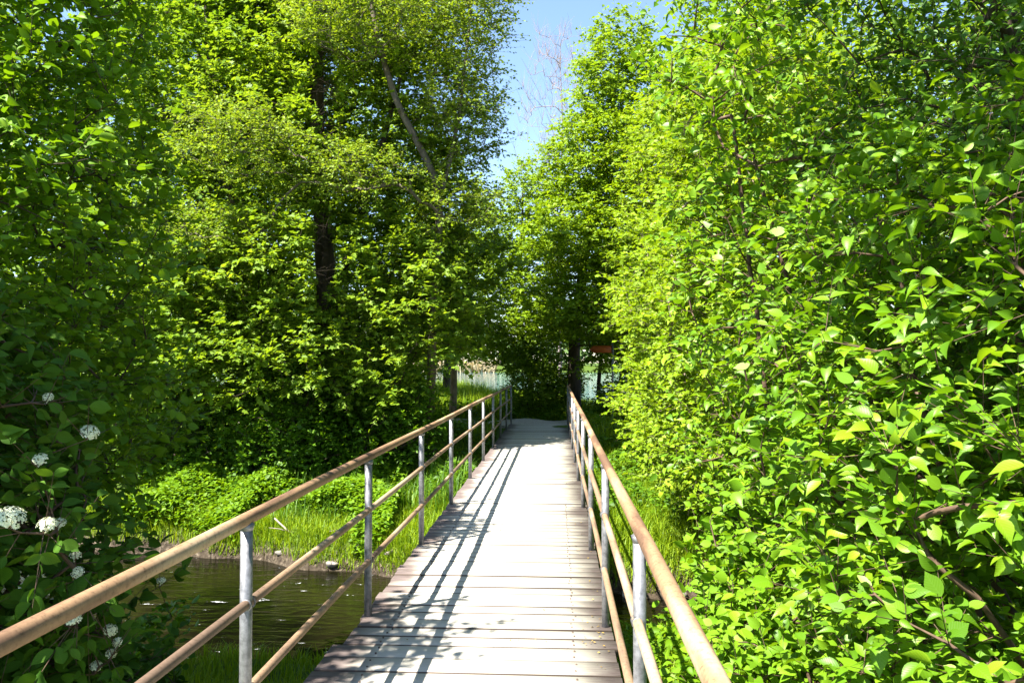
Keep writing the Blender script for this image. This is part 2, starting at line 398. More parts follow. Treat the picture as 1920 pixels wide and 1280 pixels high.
# ------------------------------------------------------------------ footbridge
XL, XR = -1.193, 0.297
Y0, Y1 = -2.2, 20.85
def footbridge():
    rng = np.random.default_rng(5)
    b = thing('footbridge', 'narrow wooden footbridge with brown handrails crossing the stream', 'bridge', (-0.45, Y0, 0))
    loc = (-0.45, Y0, 0)
    # deck planks across the bridge: broad ones near the camera, narrower ones further on
    mb = MB(); rnds = []
    y = Y0
    while y < Y1 - 0.02:
        pitch = 0.198 if y < 4.35 else 0.148
        pitch = min(pitch, Y1 - y)
        ex = 0.045 if y < 4.35 else 0.0
        gap = 0.007 + 0.005 * rng.random()
        dz = rng.normal(0, 0.0018)
        mb.box((XL - 0.030 - ex + rng.normal(0, 0.006), y, -0.05), (XR + 0.036 + rng.normal(0, 0.006), y + pitch - gap, dz), bev=0.005)
        rnds += [rng.random()] * 12
        y += pitch
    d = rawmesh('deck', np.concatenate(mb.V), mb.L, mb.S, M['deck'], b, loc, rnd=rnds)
    sc = MB(); yy = Y0
    while yy < 9.0:
        pitch = 0.198 if yy < 4.35 else 0.148
        for x in (-1.0, 0.10):
            for q in (0.27, 0.72):
                cx, cy = x + rng.normal(0, 0.006), yy + pitch * q
                ring = [(cx + 0.0055 * math.cos(t), cy + 0.0055 * math.sin(t), zz) for zz in (-0.006, 0.0062) for t in np.arange(8) * math.pi / 4]
                sc.add(ring, [tuple(range(8, 16))] + [(i, (i + 1) % 8, (i + 1) % 8 + 8, i + 8) for i in range(8)])
        yy += pitch
    tag(sc.build('screw_heads', M['beam'], b, loc), kind='stuff')
    for x in (-1.0, 0.10):
        f = MB()
        f.box((x - 0.08, Y0, -0.078), (x + 0.08, Y1 - 0.3, -0.055)); f.box((x - 0.006, Y0, -0.36), (x + 0.006, Y1 - 0.3, -0.0785)); f.box((x - 0.08, Y0, -0.384), (x + 0.08, Y1 - 0.3, -0.3605))
        f.build('girder', M['beam'], b, loc)
    a = MB(); a.box((XL - 0.25, Y1 - 0.75, -1.3), (XR + 0.25, Y1 - 0.02, -0.39)); a.box((XL - 0.25, Y1 - 0.28, -0.389), (XR + 0.25, Y1 - 0.02, -0.056))
    a.build('abutment', M['concrete'], b, loc)
    for x, side in ((XL, 1), (XR, -1)):
        yy = np.arange(Y0 - 0.1, Y1 + 0.31, 0.4)
        wob = lambda s: 0.003 * np.sin(yy * 0.9 + s)
        h = MB(); h.tube(np.stack([x + wob(side), yy, 1.0 + wob(2 + side)], 1), 0.0255, 20)
        hr = h.build('handrail', M['rail'], b, loc, smooth=True)
        for z, r in ((0.675, 0.0185), (0.345, 0.0185)):
            t = MB(); t.tube(np.stack([x + 0.008 * side + wob(z * 5), yy, z + wob(z * 9)], 1), r, 14)
            t.build('lower_rail', M['rail_thin'], hr, loc, smooth=True)
        k = 0
        for i in range(-2, 10):
            py = 2.0 * (1.515 + i) + (0.0 if side == 1 else -0.13)
            p = MB()
            p.tube([(x, py, -0.30), (x, py, 0.5), (x, py, 0.985)], 0.0235, 18)
            for z in (0.675, 0.345):                               # weld beads where the lower rails enter the post
                for s in (-1, 1):
                    p.tube([(x + 0.008 * side, py + s * 0.018, z), (x + 0.008 * side, py + s * 0.027, z)], [0.0235, 0.0205], 14)
            p.tube([(x, py, 0.955), (x, py, 0.980)], [0.0240, 0.0300], 14)
            p.box((x - 0.05, py - 0.05, -0.30), (x + 0.05, py + 0.05, -0.288))
            p.build('post', M['steel'], hr, loc, smooth=False)
            k += 1
    return b
footbridge()
for o in list(bpy.data.objects):
    if o.name.startswith('post'):
        o.data.polygons.foreach_set("use_smooth", [len(p.vertices) == 4 and p.area < 0.02 for p in o.data.polygons])

# ------------------------------------------------------------------ leaves and plants
# leaf templates: rows of (along, across, up); faces
def T_small():
    V = np.array([(0, 0, 0), (0.42, 0.36, 0.10), (1, 0, -0.10), (0.42, -0.36, 0.10)])
    return V, [(0, 3, 2), (0, 2, 1)]
def T_hex():
    V = np.array([(0, 0, 0), (0.25, 0.33, 0.09), (0.62, 0.30, 0.06), (1, 0, -0.14), (0.62, -0.30, 0.06), (0.25, -0.33, 0.09), (0.45, 0, 0.0)])
    return V, [(0, 6, 1), (1, 6, 2), (2, 6, 3), (3, 6, 4), (4, 6, 5), (5, 6, 0)]
def T_lobed():
    V = np.array([(0, 0, 0), (0.10, 0.34, 0.06), (0.38, 0.24, 0.04), (0.52, 0.50, 0.02), (0.64, 0.20, 0.03), (1, 0, -0.14),
                  (0.64, -0.20, 0.03), (0.52, -0.50, 0.02), (0.38, -0.24, 0.04), (0.10, -0.34, 0.06)])
    return V, [(0, 2, 1), (0, 5, 4, 2), (2, 4, 3), (0, 9, 8), (0, 8, 6, 5), (8, 7, 6)]
def T_near(w=0.30, tip=0.12, bend=0.22):
    rows = [(0.08, 0.42), (0.22, 0.80), (0.38, 0.98), (0.55, 1.0), (0.72, 0.80), (0.88, 0.42)]
    V = [(0, 0, 0)]
    for t, k in rows:
        z = -bend * t * t
        V += [(t, w * k, z + 0.11 * k), (t, 0, z), (t, -w * k, z + 0.11 * k)]
    V.append((1.0 + tip, 0, -bend * 1.3))
    F = [(0, 2, 1), (0, 3, 2)]
    n = len(rows)
    for i in range(n - 1):
        a = 1 + 3 * i
        F += [(a, a + 1, a + 4, a + 3), (a + 1, a + 2, a + 5, a + 4)]
    a = 1 + 3 * (n - 1)
    F += [(a, a + 1, 3 * n + 1), (a + 1, a + 2, 3 * n + 1)]
    return np.array(V, float), F
TEMPL = {'small': T_small(), 'hex': T_hex(), 'lobed': T_lobed(), 'near': T_near(0.33, 0.10, 0.22), 'round': T_near(0.40, 0.05, 0.18)}

def leaves_mesh(name, pos, d, nn, size, rnd, templ, mat, parent=None, loc=(0, 0, 0), smooth=None, width=1.0):
    V0, F0 = TEMPL[templ]
    N = len(pos); m = len(V0)
    d = nrm(d); s = nrm(np.cross(nn, d)); u = np.cross(d, s)
    lr = np.random.default_rng(N)
    curl = np.clip(lr.normal(1.0, 0.8, N), -0.6, 3.0)[:, None, None]; wid = (width * lr.uniform(0.78, 1.12, N))[:, None, None]
    skew = lr.normal(0, 0.10, N)[:, None, None]
    V = (pos[:, None, :] + size[:, None, None] * (V0[None, :, 0:1] * d[:, None, :] + (wid * V0[None, :, 1:2] + skew * V0[None, :, 0:1] ** 2) * s[:, None, :]
         + (curl * V0[None, :, 2:3] + skew * V0[None, :, 1:2]) * u[:, None, :]))
    fl = np.concatenate([np.array(f) for f in F0]); ft = np.array([len(f) for f in F0])
    loops = (np.arange(N)[:, None] * m + fl[None, :]).ravel()
    st = np.concatenate([[0], np.cumsum(ft)[:-1]])
    starts = (np.arange(N)[:, None] * len(fl) + st[None, :]).ravel()
    near = templ in ('near', 'round')
    luv = None
    if near:
        luv = np.tile(np.stack([V0[:, 0], V0[:, 1], np.zeros(m)], 1), (N, 1))
    return rawmesh(name, V.reshape(-1, 3), loops, starts, mat, parent, loc, rnd=np.repeat(rnd, m), luv=luv, smooth=near if smooth is None else smooth)

def keep_leaf(p):
    """leaves never grow through the walkway of the bridge or right in front of the eye"""
    x, y, z = p[:, 0], p[:, 1], p[:, 2]
    walk = (x > -1.32) & (x < 0.44) & (y < 21.2) & (z > -0.35) & (z < 2.6)
    near = (np.hypot(x, y) < 1.35) & (z < 3)
    low = z < ground_z(x, y) + 0.02
    return ~(walk | near | low)

def blob_points(rng, blobs, n, spacing, shell=3.0):
    w = np.array([b[2] if len(b) > 2 else b[1][0] * b[1][1] + b[1][0] * b[1][2] + b[1][1] * b[1][2] for b in blobs], float)
    k = rng.choice(len(blobs), size=int(n * 6), p=w / w.sum())
    c = np.array([b[0] for b in blobs])[k]; r = np.array([b[1] for b in blobs])[k]
    u = nrm(rng.normal(size=(len(k), 3))) * (rng.random(len(k)) ** (1 / shell))[:, None]
    P = c + u * r
    P = P[keep_leaf(P)]
    out = np.empty((n, 3)); m = 0
    s2 = spacing * spacing
    for p in P:
        if m >= n: break
        if m == 0 or ((out[:m] - p) ** 2).sum(1).min() > s2:
            out[m] = p; m += 1
    return out[:m]

def skeleton(rng, stems, tips, step, bend=0.14):
    """joins every tip to the nearest wood already grown; returns node positions, parents, chains and stem radii"""
    pos = []; par = []; chains = []; srad = {}
    for P, r0, r1 in stems:
        P = np.asarray(P, float)
        seg = np.linalg.norm(np.diff(P, axis=0), axis=1); L = seg.sum()
        n = max(3, int(L / max(step, 0.2)) + 1)
        t = np.concatenate([[0], np.cumsum(seg)]) / L
        tt = np.linspace(0, 1, n)
        Q = np.stack([np.interp(tt, t, P[:, i]) for i in range(3)], 1)
        if len(P) > 2:                                       # round the corners off
            for _ in range(3): Q[1:-1] = 0.25 * Q[:-2] + 0.5 * Q[1:-1] + 0.25 * Q[2:]
        Q[1:-1] += rng.normal(0, 0.02 * L / n, (n - 2, 3))
        ch = []
        for i in range(n):
            srad[len(pos)] = r0 + (r1 - r0) * tt[i] ** 0.8
            par.append(len(pos) - 1 if i else -1); ch.append(len(pos)); pos.append(Q[i])
        chains.append(ch)
    ns = len(pos)
    A = np.empty((ns + len(tips) * 40, 3)); A[:ns] = pos; m = ns
    stems_p = A[:ns].copy()
    free = np.array([srad[i] >= 0 for i in range(ns)])
    d0 = np.sqrt(((tips[:, None, :] - stems_p[None]) ** 2).sum(2)).min(1) if len(tips) else []
    tipnodes = []
    for ti in np.argsort(d0):
        p = tips[ti]
        v = p - A[:m]; dist = np.sqrt((v * v).sum(1)) + 1e-6
        cost = dist * (1 + 0.9 * np.clip(-v[:, 2] / dist, 0, 1))
        j = int(cost.argmin()); dd = dist[j]
        n = min(39, max(2, int(math.ceil(dd / step))))
        ctrl = 0.5 * (A[j] + p) + rng.normal(0, bend * dd, 3) + np.array([0, 0, 0.10 * dd])
        t = (np.arange(1, n + 1) / n)[:, None]
        Q = (1 - t) ** 2 * A[j] + 2 * t * (1 - t) * ctrl + t * t * p
        ch = [j]
        for q in range(n):
            A[m] = Q[q]; par.append(ch[-1]); ch.append(m); m += 1
        chains.append(ch); tipnodes.append(m - 1)
    A = A[:m]
    cnt = np.zeros(m); cnt[tipnodes] = 1
    for i in range(m - 1, -1, -1):
        if par[i] >= 0: cnt[par[i]] += cnt[i]
    return A, np.array(par), chains, srad, cnt, ns

def plant(name, label, cat, seed, stems, blobs, ntips, spacing, leaf, bark, group=None, twigs=4, nleaf=6, tlen=0.35,
          step=0.3, twig_r=0.0025, r_tip=0.004, shell=3.0, show_twigs=True, parts=('trunk', 'crown'), up=0.4, sunw=0.9, jitter=0.6,
          droop=0.15, extra=None, keep=None, outer=0.35, flat=1.0):
    rng = np.random.default_rng(seed)
    base = tuple(np.asarray(stems[0][0][0], float))
    t = thing(name, label, cat, base, group)
    tips = blob_points(rng, blobs, ntips, spacing, shell)
    if extra is not None: tips = np.concatenate([tips, np.asarray(extra, float)])
    A, par, chains, srad, cnt, ns = skeleton(rng, stems, tips, step)
    rad = r_tip * np.maximum(cnt, 1) ** 0.46
    for i in range(ns): rad[i] = max(srad[i], rad[i])
    # wood
    Vs, Ls, Ss = [], [], []; nv = 0; nl = 0
    for ci, ch in enumerate(chains):
        P = A[ch]; r = rad[ch].copy()
        if ci >= len(stems):
            r[0] = min(r[0], r[1] * 1.3); r[-1] *= 0.5
        k = 10 if r.max() > 0.06 else (6 if r.max() > 0.02 else 4)
        V, F = tube_vf(P, r, k, cap=False)
        F = np.array(F)
        Vs.append(V); Ls.append((F + nv).ravel()); Ss.append(nl + np.arange(len(F)) * 4); nv += len(V); nl += F.size
    # sprays of leaves at the outer nodes of every branch
    B, D = [], []
    for ch in chains[len(stems):]:
        k0 = max(1, int(len(ch) * outer)) if len(ch) > 3 else 1
        for a in range(k0, len(ch)):
            B.append(A[ch[a]]); D.append(A[ch[a]] - A[ch[a - 1]])
    B = np.array(B); D = nrm(np.array(D))
    B = np.repeat(B, twigs, 0); D = np.repeat(D, twigs, 0)
    n = len(B)
    td = nrm((D * 0.7 + nrm(rng.normal(size=(n, 3))) * 0.9) * np.array([1, 1, flat]) + np.array([0, 0, 0.12]))
    tl = tlen * (0.55 + 0.9 * rng.random(n))
    if show_twigs:
        E = B + td * tl[:, None]; E[:, 2] -= droop * tl * 0.5
        ok = keep_leaf(E)
        b_, e_, dd = B[ok], E[ok], td[ok]
        s = nrm(np.cross(dd, np.array([0.3, 0.2, 1.0]))); u = np.cross(s, dd)
        ring = [s, -0.5 * s + 0.866 * u, -0.5 * s - 0.866 * u]
        V = np.stack([b_ + twig_r * q for q in ring] + [e_ + 0.4 * twig_r * q for q in ring], 1)
        m = len(b_)
        f = np.array([0, 1, 4, 3, 1, 2, 5, 4, 2, 0, 3, 5])
        Vs.append(V.reshape(-1, 3)); Ls.append((np.arange(m)[:, None] * 6 + f[None, :]).ravel() + nv)
        Ss.append(nl + np.arange(m * 3) * 4)
    rawmesh(parts[0], np.concatenate(Vs), np.concatenate(Ls), np.concatenate(Ss), bark, t, base, smooth=True)
    # leaves
    k = nleaf
    tt = (np.arange(k) + 0.6) / k
    tt = np.clip(tt[None, :] + rng.normal(0, 0.08, (n, k)), 0.1, 1.05)
    pos = B[:, None, :] + td[:, None, :] * (tl[:, None] * tt)[:, :, None]
    pos[:, :, 2] -= droop * 0.5 * tl[:, None] * tt ** 2
    side = nrm(np.cross(td, np.array([0.05, 0.02, 1.0])))
    sg = np.where(np.arange(k) % 2 == 0, 1.0, -1.0)
    ld = td[:, None, :] * 0.65 + side[:, None, :] * sg[None, :, None] * 0.85 + rng.normal(0, 0.28, (n, k, 3))
    ld[:, :, 2] -= droop
    nn = np.array([0, 0, up])[None, None, :] + SUN[None, None, :] * sunw + rng.normal(0, jitter, (n, k, 3))
    pos = pos.reshape(-1, 3); ld = ld.reshape(-1, 3); nn = nn.reshape(-1, 3)
    size = leaf['size'] * (0.55 + 0.75 * rng.random(len(pos)))
    # leaf tint: per-branch tone plus per-leaf scatter
    tone = np.repeat(np.repeat(rng.random(n // twigs), twigs), k)
    rnd = np.clip(0.35 * tone + 0.65 * rng.random(len(pos)), 0, 1)
    ok = keep_leaf(pos) & keep_leaf(pos + nrm(ld) * size[:, None])
    if keep is not None: ok &= keep(pos)
    pos, ld, nn, size, rnd = pos[ok], ld[ok], nn[ok], size[ok], rnd[ok]
    leaves_mesh(parts[1], pos, ld, nn, size, rnd, leaf['t'], M[leaf['m']], t, base, width=leaf.get('w', 1.0))
    print(name, 'tips', len(tips), 'leaves', len(pos))
    return t, A, base

def gp(x, y, dz=-0.05): return (x, y, float(ground_z(x, y)) + dz)

def stems_fan(seed, x, y, blobs, n, r=0.02, spread=0.25):
    """several stems of a shrub rising from one stool towards its crown"""
    rng = np.random.default_rng(seed + 900)
    out = []
    for i in range(n):
        c, rr = blobs[i % len(blobs)][:2]
        e = np.array(c) + nrm(rng.normal(size=3)) * np.array(rr) * 0.55
        b = np.array(gp(x + rng.normal(0, spread), y + rng.normal(0, spread)))
        mid = 0.5 * (b + e) + np.array([rng.normal(0, 0.12), rng.normal(0, 0.12), 0.25])
        out.append(([b, mid, e], r * (0.7 + 0.6 * rng.random()), r * 0.12))
    out[0][0][0] = np.array(gp(x, y))
    return out

def shrub(name, label, cat, seed, x, y, blobs, ntips, spacing, leaf, bark, nst=5, r=0.02, **kw):
    kw.setdefault('parts', ('stems', 'foliage'))
    return plant(name, label, cat, seed, stems_fan(seed, x, y, blobs, nst, r), blobs, ntips, spacing, leaf, bark, **kw)

BK, BP, BT = M['bark'], M['bark_pale'], M['bark_twig']

# ---- right of the bridge, nearest first
shrub('dogwood_shrub', 'dogwood shrub with large glossy leaves crowding the right handrail, nearest bush on the right', 'shrub', 11, 2.3, 3.2,
      [((1.95, 3.0, 0.2), (0.95, 1.2, 1.5)), ((2.1, 4.2, 1.4), (1.05, 1.3, 1.5)), ((2.5, 3.5, 1.9), (0.9, 1.2, 1.0))], 390, 0.26,
      dict(size=0.070, t='near', m='dogwood'), BT, nst=8, r=0.016, twigs=5, nleaf=7, tlen=0.30, step=0.2, shell=4, up=0.4, sunw=0.9, jitter=0.5, outer=0.6)
shrub('hazel_shrub', 'low hazel shrub with pale round pleated leaves beside the near stream bank on the right', 'shrub', 12, 2.4, 5.8,
      [((1.75, 5.4, -0.55), (0.85, 1.2, 0.75)), ((1.7, 6.8, -0.2), (0.6, 0.9, 0.9)), ((2.6, 6.0, 0.4), (1.0, 1.2, 0.9))], 400, 0.19,
      dict(size=0.078, t='round', m='hazel'), BT, nst=7, r=0.014, twigs=3, nleaf=5, tlen=0.26, step=0.22, shell=4, sunw=0.6)
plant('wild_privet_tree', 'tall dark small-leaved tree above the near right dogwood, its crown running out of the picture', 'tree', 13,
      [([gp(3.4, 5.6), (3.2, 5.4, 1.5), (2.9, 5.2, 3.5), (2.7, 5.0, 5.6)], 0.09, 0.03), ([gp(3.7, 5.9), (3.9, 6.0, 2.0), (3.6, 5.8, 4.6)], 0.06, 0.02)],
      [((2.95, 5.6, 2.6), (1.3, 1.5, 1.6)), ((2.6, 4.6, 4.9), (1.6, 1.9, 1.3)), ((2.7, 4.4, 3.1), (0.8, 1.1, 0.9)), ((1.9, 2.9, 4.4), (1.0, 1.3, 0.7)), ((2.7, 3.3, 4.3), (1.0, 1.3, 0.6)), ((0.95, 2.9, 4.6), (0.9, 1.2, 0.45), 3.5), ((4.2, 6.4, 3.0), (1.3, 1.6, 2.4)), ((3.4, 5.8, 0.8), (1.2, 1.3, 1.3))], 1000, 0.27,  # the highest blobs, out of view, are added to shade the shrubs below
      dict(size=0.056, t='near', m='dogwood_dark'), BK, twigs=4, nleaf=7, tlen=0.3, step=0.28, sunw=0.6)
shrub('arching_dogwood', 'tall arching dogwood, its large leaves standing out against the lime maple behind', 'shrub', 14, 2.3, 6.6,
      [((1.7, 6.2, 2.5), (0.95, 1.1, 1.3)), ((1.9, 7.0, 1.2), (0.9, 1.1, 1.0)), ((1.6, 6.2, 4.0), (0.9, 1.2, 0.9))], 140, 0.32,
      dict(size=0.072, t='near', m='dogwood'), BT, nst=8, r=0.018, twigs=4, nleaf=6, tlen=0.30, step=0.25, shell=3, outer=0.5)
OPEN = lambda p: ~((p[:, 0] < 1.9) & (p[:, 2] < -0.25) & (p[:, 1] > 8.2) & (p[:, 1] < 14))
plant('lime_maple', 'lime green field maple on the right bank just past the stream, leaning over the grass', 'tree', 15,
      [([gp(3.2, 12.6), (3.1, 12.2, 1.0), (2.9, 11.6, 3.0), (2.7, 11.2, 5.0)], 0.10, 0.03), ([gp(3.0, 12.3), (2.4, 11.4, 1.0), (1.8, 10.6, 2.2)], 0.05, 0.02)],
      [((2.4, 11.0, 2.4), (1.5, 1.9, 2.0)), ((2.2, 11.2, 0.6), (1.2, 1.8, 0.9)), ((2.7, 11.0, 4.6), (1.4, 1.9, 1.5)), ((2.1, 8.9, 2.3), (0.95, 1.3, 1.6)), ((2.3, 8.6, 0.6), (0.9, 1.0, 0.7)), ((2.2, 9.0, 4.3), (1.0, 1.3, 1.0))], 600, 0.34,
      dict(size=0.075, t='lobed', m='fieldmaple'), BP, twigs=8, nleaf=8, tlen=0.34, step=0.28, keep=OPEN, outer=0.5, flat=0.6)
plant('field_maple', 'lime green field maple standing between the signpost and the stream on the right', 'tree', 16,
      [([gp(3.4, 17.4), (3.3, 17.0, 2.0), (3.0, 16.5, 5.0)], 0.12, 0.03), ([gp(3.3, 17.2), (2.4, 16.4, 1.2), (1.9, 16.0, 3.0)], 0.05, 0.02)],
      [((2.7, 16.0, 3.0), (1.7, 2.0, 2.4)), ((2.5, 15.2, 0.9), (1.4, 1.8, 1.1)), ((3.2, 16.2, 5.6), (1.9, 2.2, 2.0))], 460, 0.42,
      dict(size=0.085, t='lobed', m='fieldmaple'), BP, twigs=8, nleaf=8, tlen=0.38, step=0.3, keep=OPEN, outer=0.5, flat=0.6)
SIGN = np.array([1.25, 22.4, 1.98])
def sign_gap(p):
    k = p[:, 1] / SIGN[1]
    return ~((np.abs(p[:, 0] - SIGN[0] * k) < 0.34) & (np.abs(p[:, 2] - (1.6 + (SIGN[2] - 1.6) * k)) < 0.14) & (p[:, 1] < 22.6) & (p[:, 1] > 14))
plant('hornbeam_tree', 'tall yellow-green hornbeam with the thick dark trunk at the far right end of the bridge', 'tree', 17,
      [([gp(0.56, 24.8), (0.55, 24.8, 2.5), (0.9, 24.6, 5.0), (1.6, 24.4, 8.0), (1.9, 24.2, 10.8)], 0.24, 0.05)],
      [((2.0, 24.0, 9.8), (1.4, 1.5, 2.4)), ((1.7, 23.8, 7.4), (2.2, 2.2, 1.9)), ((1.4, 23.4, 5.2), (2.4, 2.4, 1.5)), ((1.2, 22.8, 3.0), (2.1, 2.2, 0.8)), ((1.7, 23.4, 1.9), (1.1, 1.0, 0.6)), ((3.4, 23.2, 6.5), (2.0, 2.2, 3.0)), ((0.9, 21.9, 3.5), (1.6, 0.7, 0.55)), ((1.2, 21.6, 5.0), (1.6, 0.8, 0.7))], 1000, 0.45,
      dict(size=0.11, t='small', m='hornbeam'), BK, twigs=8, nleaf=9, tlen=0.5, step=0.38, keep=sign_gap, droop=0.25, outer=0.5, flat=0.5)
plant('young_hornbeam', 'slender airy tree at the bridge end with drooping sprays over the lake', 'tree', 18,
      [([gp(-0.82, 26.5), (-0.85, 26.5, 2.0), (-1.2, 26.4, 4.5), (-1.1, 26.2, 7.2)], 0.11, 0.03)],
      [((-1.4, 26.2, 5.2), (1.6, 1.6, 1.9)), ((-1.2, 25.8, 3.0), (2.0, 1.7, 0.9)), ((-0.8, 26.0, 7.0), (1.0, 1.2, 1.3)), ((-2.2, 25.2, 2.5), (1.1, 1.1, 0.6)), ((-1.6, 25.6, 4.0), (1.9, 1.6, 0.8)), ((-1.3, 26.6, 2.0), (1.5, 1.0, 0.7)), ((0.0, 26.8, 3.0), (1.2, 1.0, 1.2)), ((-0.8, 24.0, 2.7), (1.2, 0.6, 0.45))], 660, 0.40,
      dict(size=0.105, t='small', m='hornbeam'), BK, twigs=6, nleaf=8, tlen=0.46, flat=0.5, step=0.4, droop=0.3)
for i, (x, y, lab, b2) in enumerate((
        (1.45, 27.5, 'thin dark upright trunk of a lakeside alder right of the thick hornbeam trunk', (2.2, 27.6, 5.0)),
        (2.0, 28.5, 'leaning thin lakeside alder, right of the upright one by the lake', (2.9, 28.5, 4.6)))):
    plant('lakeside_alder', lab, 'tree', 30 + i, [([gp(x, y), (x + (0.05 if i == 0 else 0.5), y, 2.0), b2], 0.09, 0.03)],
          [(b2, (1.8, 1.6, 2.0)), ((b2[0], b2[1] - .5, 2.4), (1.2, 1.2, 0.6))], 130, 0.4, dict(size=0.12, t='small', m='maple'), BK, twigs=4, nleaf=7, tlen=0.45, step=0.5, show_twigs=False)
plant('ash_tree', 'big leafy tree behind the lime maples on the right, filling the view above them', 'tree', 33,
      [([gp(5.2, 18.5), (5.2, 18.4, 3), (5.0, 18.2, 9)], 0.18, 0.05)], [((4.6, 17.5, 6.5), (2.4, 2.4, 3.2)), ((5.0, 18.0, 2.6), (2.2, 2.4, 2.2)), ((4.8, 18, 10), (2.2, 2.4, 2.4))], 520, 0.42,
      dict(size=0.12, t='small', m='hornbeam'), BK, twigs=5, nleaf=8, tlen=0.5, step=0.5, show_twigs=False)
plant('shaded_ash_tree', 'dark leafy tree far behind the near right bushes, seen only through their gaps', 'tree', 34,
      [([gp(5.8, 11), (5.8, 11, 3), (5.6, 10.8, 7)], 0.16, 0.05)], [((5.2, 10.2, 4.5), (2.2, 2.4, 3.0)), ((4.9, 9.4, 1.2), (2.0, 2.2, 1.8))], 430, 0.38,
      dict(size=0.11, t='small', m='maple'), BK, twigs=5, nleaf=8, tlen=0.45, step=0.5, show_twigs=False)

# ---- left of the bridge
PIX = [(20, 972, 3.1, 0.058), (88, 984, 3.2, 0.042), (113, 980, 3.4, 0.026), (168, 811, 3.7, 0.045), (76, 861, 3.4, 0.034), (90, 745, 3.7, 0.026),
       (142, 1041, 3.5, 0.027), (146, 1073, 3.4, 0.029), (170, 1125, 3.4, 0.032), (136, 1161, 3.3, 0.038), (207, 1181, 3.6, 0.032), (220, 1203, 3.6, 0.024),
       (302, 1088, 4.6, 0.028), (208, 1225, 3.6, 0.026), (180, 1248, 3.6, 0.028)]
CR = cam.rotation_euler.to_matrix()
def at(px, py, d): return np.array(cam.location) + np.array(CR @ Vector(((px - 960) / F_PX, (640 - py) / F_PX, -1.0))) * d
HEADS = [(at(px, py, d), 0.92 * r) for px, py, d, r in PIX]
def head_gap(p):
    ok = np.ones(len(p), bool)
    for c, r in HEADS:                            # the flower heads stand proud of the leaves round them
        u = np.array(cam.location) - c; u = u / np.linalg.norm(u)
        v = p - c; t = np.clip(v @ u, 0, 0.6)
        ok &= np.linalg.norm(v - t[:, None] * u, axis=1) > r + 0.035
    return ok
VB = [((-2.95, 3.5, 0.2), (0.8, 1.1, 1.2)), ((-2.95, 4.2, -0.7), (0.8, 1.2, 0.9)), ((-3.3, 3.6, 1.2), (0.9, 1.3, 0.8))]
vib, vibA, vbase = shrub('viburnum_shrub', 'dark viburnum shrub with white flower heads, below the left handrail', 'shrub', 41, -3.1, 3.6, VB, 520, 0.20,
      dict(size=0.082, t='round', m='viburnum', w=0.8), BT, nst=8, r=0.014, twigs=3, nleaf=6, tlen=0.25, step=0.22, shell=4, sunw=0.2, droop=0.3, extra=[c - np.array([0.0, 0.02, 0.03]) for c, r in HEADS], keep=head_gap)
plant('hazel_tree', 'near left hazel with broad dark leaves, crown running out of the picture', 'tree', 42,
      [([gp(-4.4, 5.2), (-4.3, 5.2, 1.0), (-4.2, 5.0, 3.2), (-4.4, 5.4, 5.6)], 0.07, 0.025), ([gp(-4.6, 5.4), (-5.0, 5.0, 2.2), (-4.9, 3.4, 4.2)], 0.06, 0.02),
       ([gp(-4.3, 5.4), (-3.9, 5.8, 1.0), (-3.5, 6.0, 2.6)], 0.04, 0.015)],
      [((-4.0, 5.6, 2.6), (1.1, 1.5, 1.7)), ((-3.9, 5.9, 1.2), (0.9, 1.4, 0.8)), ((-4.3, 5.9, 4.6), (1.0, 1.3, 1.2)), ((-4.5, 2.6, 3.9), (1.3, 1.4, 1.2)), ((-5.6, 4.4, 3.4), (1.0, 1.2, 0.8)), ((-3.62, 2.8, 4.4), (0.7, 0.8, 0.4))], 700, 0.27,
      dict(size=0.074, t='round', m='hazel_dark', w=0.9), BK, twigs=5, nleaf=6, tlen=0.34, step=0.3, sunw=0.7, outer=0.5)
def trunk_gap(p):
    # a loose, uneven gap in the leaves through which the thick trunk shows
    c = -5.05 * (p[:, 1] / 17.0)
    return ~((np.abs(p[:, 0] - c) < 0.02 + 0.24 * np.sin(p[:, 2] * 1.9 + 1.0)) & (p[:, 1] < 17.0) & (p[:, 2] > 1.2))
plant('maple_tree', 'large maple with a thick dark trunk left of the bridge, facing the stream', 'tree', 43,
      [([gp(-5.0, 17.0), (-4.95, 17.0, 3), (-5.2, 16.9, 7), (-5.0, 16.8, 12)], 0.30, 0.08), ([(-4.95, 17.0, 2.6), (-4.0, 16.6, 5.0), (-3.2, 16.6, 8.0)], 0.11, 0.04),
       ([(-4.95, 17, 2.2), (-6.6, 16.4, 4.4), (-7.6, 16, 7.4)], 0.11, 0.04)],
      [((-5.0, 15.6, 3.3), (2.4, 1.6, 2.0)), ((-5.2, 16.6, 6.6), (2.8, 2.0, 2.4)), ((-4.8, 17.6, 10), (3.0, 2.2, 2.4)), ((-2.7, 14.9, 2.6), (1.1, 0.9, 1.5)), ((-2.9, 16.9, 3.0), (1.5, 1.7, 1.4)), ((-3.0, 16.8, 6.8), (1.5, 1.9, 1.8), 3.0), ((-6.8, 15.8, 2.6), (1.8, 1.8, 1.8)), ((-2.6, 16.7, 4.3), (1.2, 1.3, 1.2)), ((-2.1, 17.6, 4.0), (1.1, 1.4, 1.0)), ((-5.4, 14.4, 3.3), (1.9, 1.1, 1.1)), ((-5.1, 14.0, 1.7), (1.8, 0.8, 0.75)), ((-3.3, 14.4, 1.5), (0.9, 0.7, 0.7))], 960, 0.52,
      dict(size=0.105, t='lobed', m='maple'), BK, keep=trunk_gap, twigs=9, nleaf=9, tlen=0.50, step=0.35, shell=3.5, outer=0.6, flat=0.6, sunw=1.5, up=0.25, jitter=0.5)
